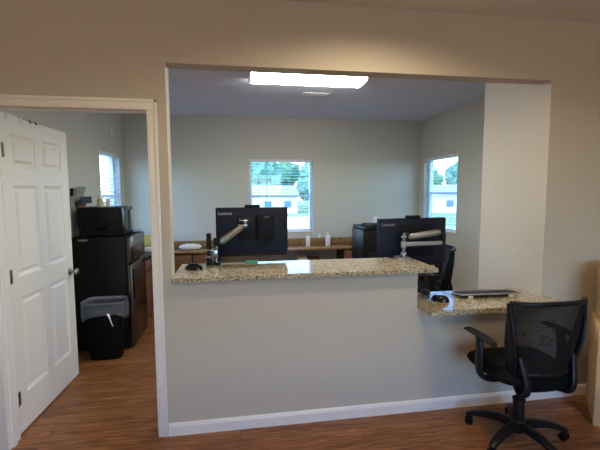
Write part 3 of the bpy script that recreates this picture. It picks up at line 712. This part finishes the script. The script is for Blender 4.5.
# ------------------------------------------------------------------ office chairs
UPZ = .026
def make_chair(label):
    o = thing('office_chair', label, 'chair')
    hub = MB().lathe([(.02, .055), (.036, .06), (.04, .085), (.038, .125), (.03, .135), (.03, .14), (0, .1405)]).build('hub', M['chair'], o)
    A0 = math.radians(-11)
    for k in range(5):
        a = A0+k*2*PI/5; c, s_ = math.cos(a), math.sin(a)
        P = [(c*r, s_*r, z) for r, z in ((.036, .098), (.10, .108), (.18, .102), (.25, .085), (.285, .072), (.30, .062))]
        leg = MB().sweep(P, [.035, .032, .028, .024, .021, .016], [.023, .022, .019, .016, .014, .011], power=3.2).build('leg', M['chair'], o)
        px, py = -s_, c; q = a+.6*(k+1); wx, wy = math.cos(q), math.sin(q)
        cs = MB(); cx, cy = c*.287, s_*.287
        for sg in (-1, 1): cs.cyl((cx+sg*wx*.008, cy+sg*wy*.008, .025), (cx+sg*wx*.025, cy+sg*wy*.025, .025), .025, seg=20, bev=.004)
        cs.cyl((cx, cy, .03), (cx, cy, .064), .009, seg=10).box(cx-.012, cx+.012, cy-.012, cy+.012, .03, .052, .004)
        cs.build('caster', M['black'], leg)
    MB().cyl((0, 0, .1406), (0, 0, .26), .034).cyl((0, 0, .26), (0, 0, .27), .038).build('column_cover', M['chair'], o)
    MB().cyl((0, 0, .2705), (0, 0, UPZ+.372), .018).build('gas_lift', M['black'], o)
    n0 = set(o.children)
    mc = MB().box(-.09, .09, -.14, .12, .3725, .405, .008).build('tilt_mechanism', M['black'], o)
    MB().cyl((.09, .04, .388), (.25, .05, .385), .006, seg=8).box(.24, .275, .035, .065, .38, .39, .004).build('lever', M['black'], mc)
    # seat: rounded pad with a waterfall front
    def seat(u, v):
        a = 2*PI*u; t = (v-.5)*PI; c, s_ = math.cos(a), math.sin(a); k = max(math.cos(t), 0)**.35
        x = .258*k*math.copysign(abs(c)**.5, c); y = .235*k*math.copysign(abs(s_)**.5, s_)
        z = .455+.048*math.sin(t)
        if math.sin(t) > 0: z += -.012*math.exp(-((x/.15)**2+(y/.15)**2))
        if y > .12: z -= .9*(y-.12)**2*2
        return (x, y+.02, z)
    mb = MB().grid(seat, 56, 16); bmesh.ops.remove_doubles(mb.b, verts=mb.b.verts[:], dist=1e-4); mb.build('seat', M['seat'], o)
    # backrest: wide at the top, narrow below, wings bent forward
    def hw(z): t = (z-.46)/.46; return .170+.070*t+.012*math.sin(PI*t)
    def by(x, z):
        t = (z-.46)/.46; w = hw(z)
        return -.215-.055*t-.03*math.sin(PI*t)*.6+.085*abs(x/w)**3
    Z0, Z1 = .50, .915
    def mf(u, v):
        z = Z0+(Z1-Z0)*v; x = (2*u-1)*(hw(z)-.004); return (x, by(x, z), z)
    MB().grid(mf, 16, 16, .002).build('back_mesh', M['mesh'], o)
    fr = MB(); n = 14
    for sg in (-1, 1):
        P = []
        for k in range(n+1):
            z = Z0-.05+(Z1-Z0+.045)*k/n; w = hw(z); P.append((sg*w, by(w, z), z))
        fr.sweep(P, [.015]*(n+1), [.024-.010*k/n+.026*math.sin(PI*min(1, k/n+.1)) for k in range(n+1)], up_=(0, 1, 0))
    P = []
    for k in range(17):
        x = (2*k/16-1)*hw(Z1); P.append((x, by(x, Z1), Z1-.006+.008*math.cos(x*6)))
    fr.sweep(P, .016, .013)
    P = [((2*k/12-1)*hw(Z0), by((2*k/12-1)*hw(Z0), Z0), Z0) for k in range(13)]
    fr.sweep(P, .012, .012)
    fr.build('back_frame', M['chair'], o)
    # lower back carrier: two bars that hook under the seat and a plate between them
    for sg in (-1, 1):
        P = arc([(sg*.17, by(.17, .56)-.018, .60), (sg*.155, -.225, .50), (sg*.145, -.235, .43), (sg*.14, -.21, .385), (sg*.13, -.15, .372), (sg*.10, -.09, .375)])
        MB().sweep(P, .018, .014, up_=(0, 1, 0.2)).build('back_support', M['chair'], o)
    MB().grid(lambda u, v: ((2*u-1)*.155, -.222-.012*v+.02*(2*u-1)**2, .40+.095*v), 10, 4, .012).build('lumbar_panel', M['seat'], o)
    for sg in (-1, 1):
        P = arc([(sg*.12, .0, .392), (sg*.20, .0, .388), (sg*.262, .0, .41), (sg*.282, .0, .47), (sg*.283, .0, .56), (sg*.28, .01, .625), (sg*.278, .03, .648)])
        am = MB().sweep(P, [.036]*12+[.032]*(len(P)-12), .015, up_=(1, 0, .3)).build('armrest', M['chair'], o)
        MB().sweep([(sg*.278, -.125, .640), (sg*.278, -.115, .652), (sg*.279, -.04, .662), (sg*.279, .07, .664), (sg*.279, .13, .662), (sg*.279, .145, .654)], [.018, .026, .030, .030, .027, .02], [.006, .010, .011, .011, .010, .006]).build('arm_pad', M['black'], am)
    for c_ in o.children:
        if c_ not in n0: c_.location.z += UPZ
    return o
ch = make_chair('black mesh office chair in front of the lower granite desk, back to the viewer')
ch.location = (1.708, -.405, 0); ch.rotation_euler = (0, 0, math.radians(.5))
c2 = copy_tree(ch); c2['label'] = 'black office chair inside the office behind the right monitor'
c2.location = (2.04, 1.46, 0); c2.rotation_euler = (0, 0, math.radians(74))
ch['group'] = c2['group'] = 'office chairs'

# ------------------------------------------------------------------ cartons at the right edge
ang = math.atan2(.333, .279)
bx = thing('cardboard_box', 'tall closed cardboard box standing on the floor at the right edge', 'box', (2.30, -.36, 0), ang)
MB().box(0, .42, -.5, 0, 0, .66, .003).build('body', M['carton'], bx)
MB().box(.175, .235, -.502, .001, .6602, .6608).box(.175, .235, .0005, .001, .56, .661).build('tape', M['tan'], bx)
b2 = thing('open_carton', 'open-fronted cardboard box lying on the tall box at the right edge', 'box', (2.31, -.37, .6612), ang)
MB().box(0.01, .40, -.46, -.01, 0, .012).box(0.01, .40, -.46, -.01, .37, .382).box(0.01, .40, -.022, -.01, .012, .37).box(.01, .40, -.46, -.448, .012, .37).box(.388, .40, -.448, -.022, .012, .37).build('shell', M['carton'], b2, smooth=False)
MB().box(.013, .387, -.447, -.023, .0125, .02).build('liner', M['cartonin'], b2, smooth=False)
MB().box(-.05, .012, -.030, -.024, .0, .378, rot=(0, 0, .25), piv=(.01, -.027, .19)).build('flap', M['carton'], b2, smooth=False)
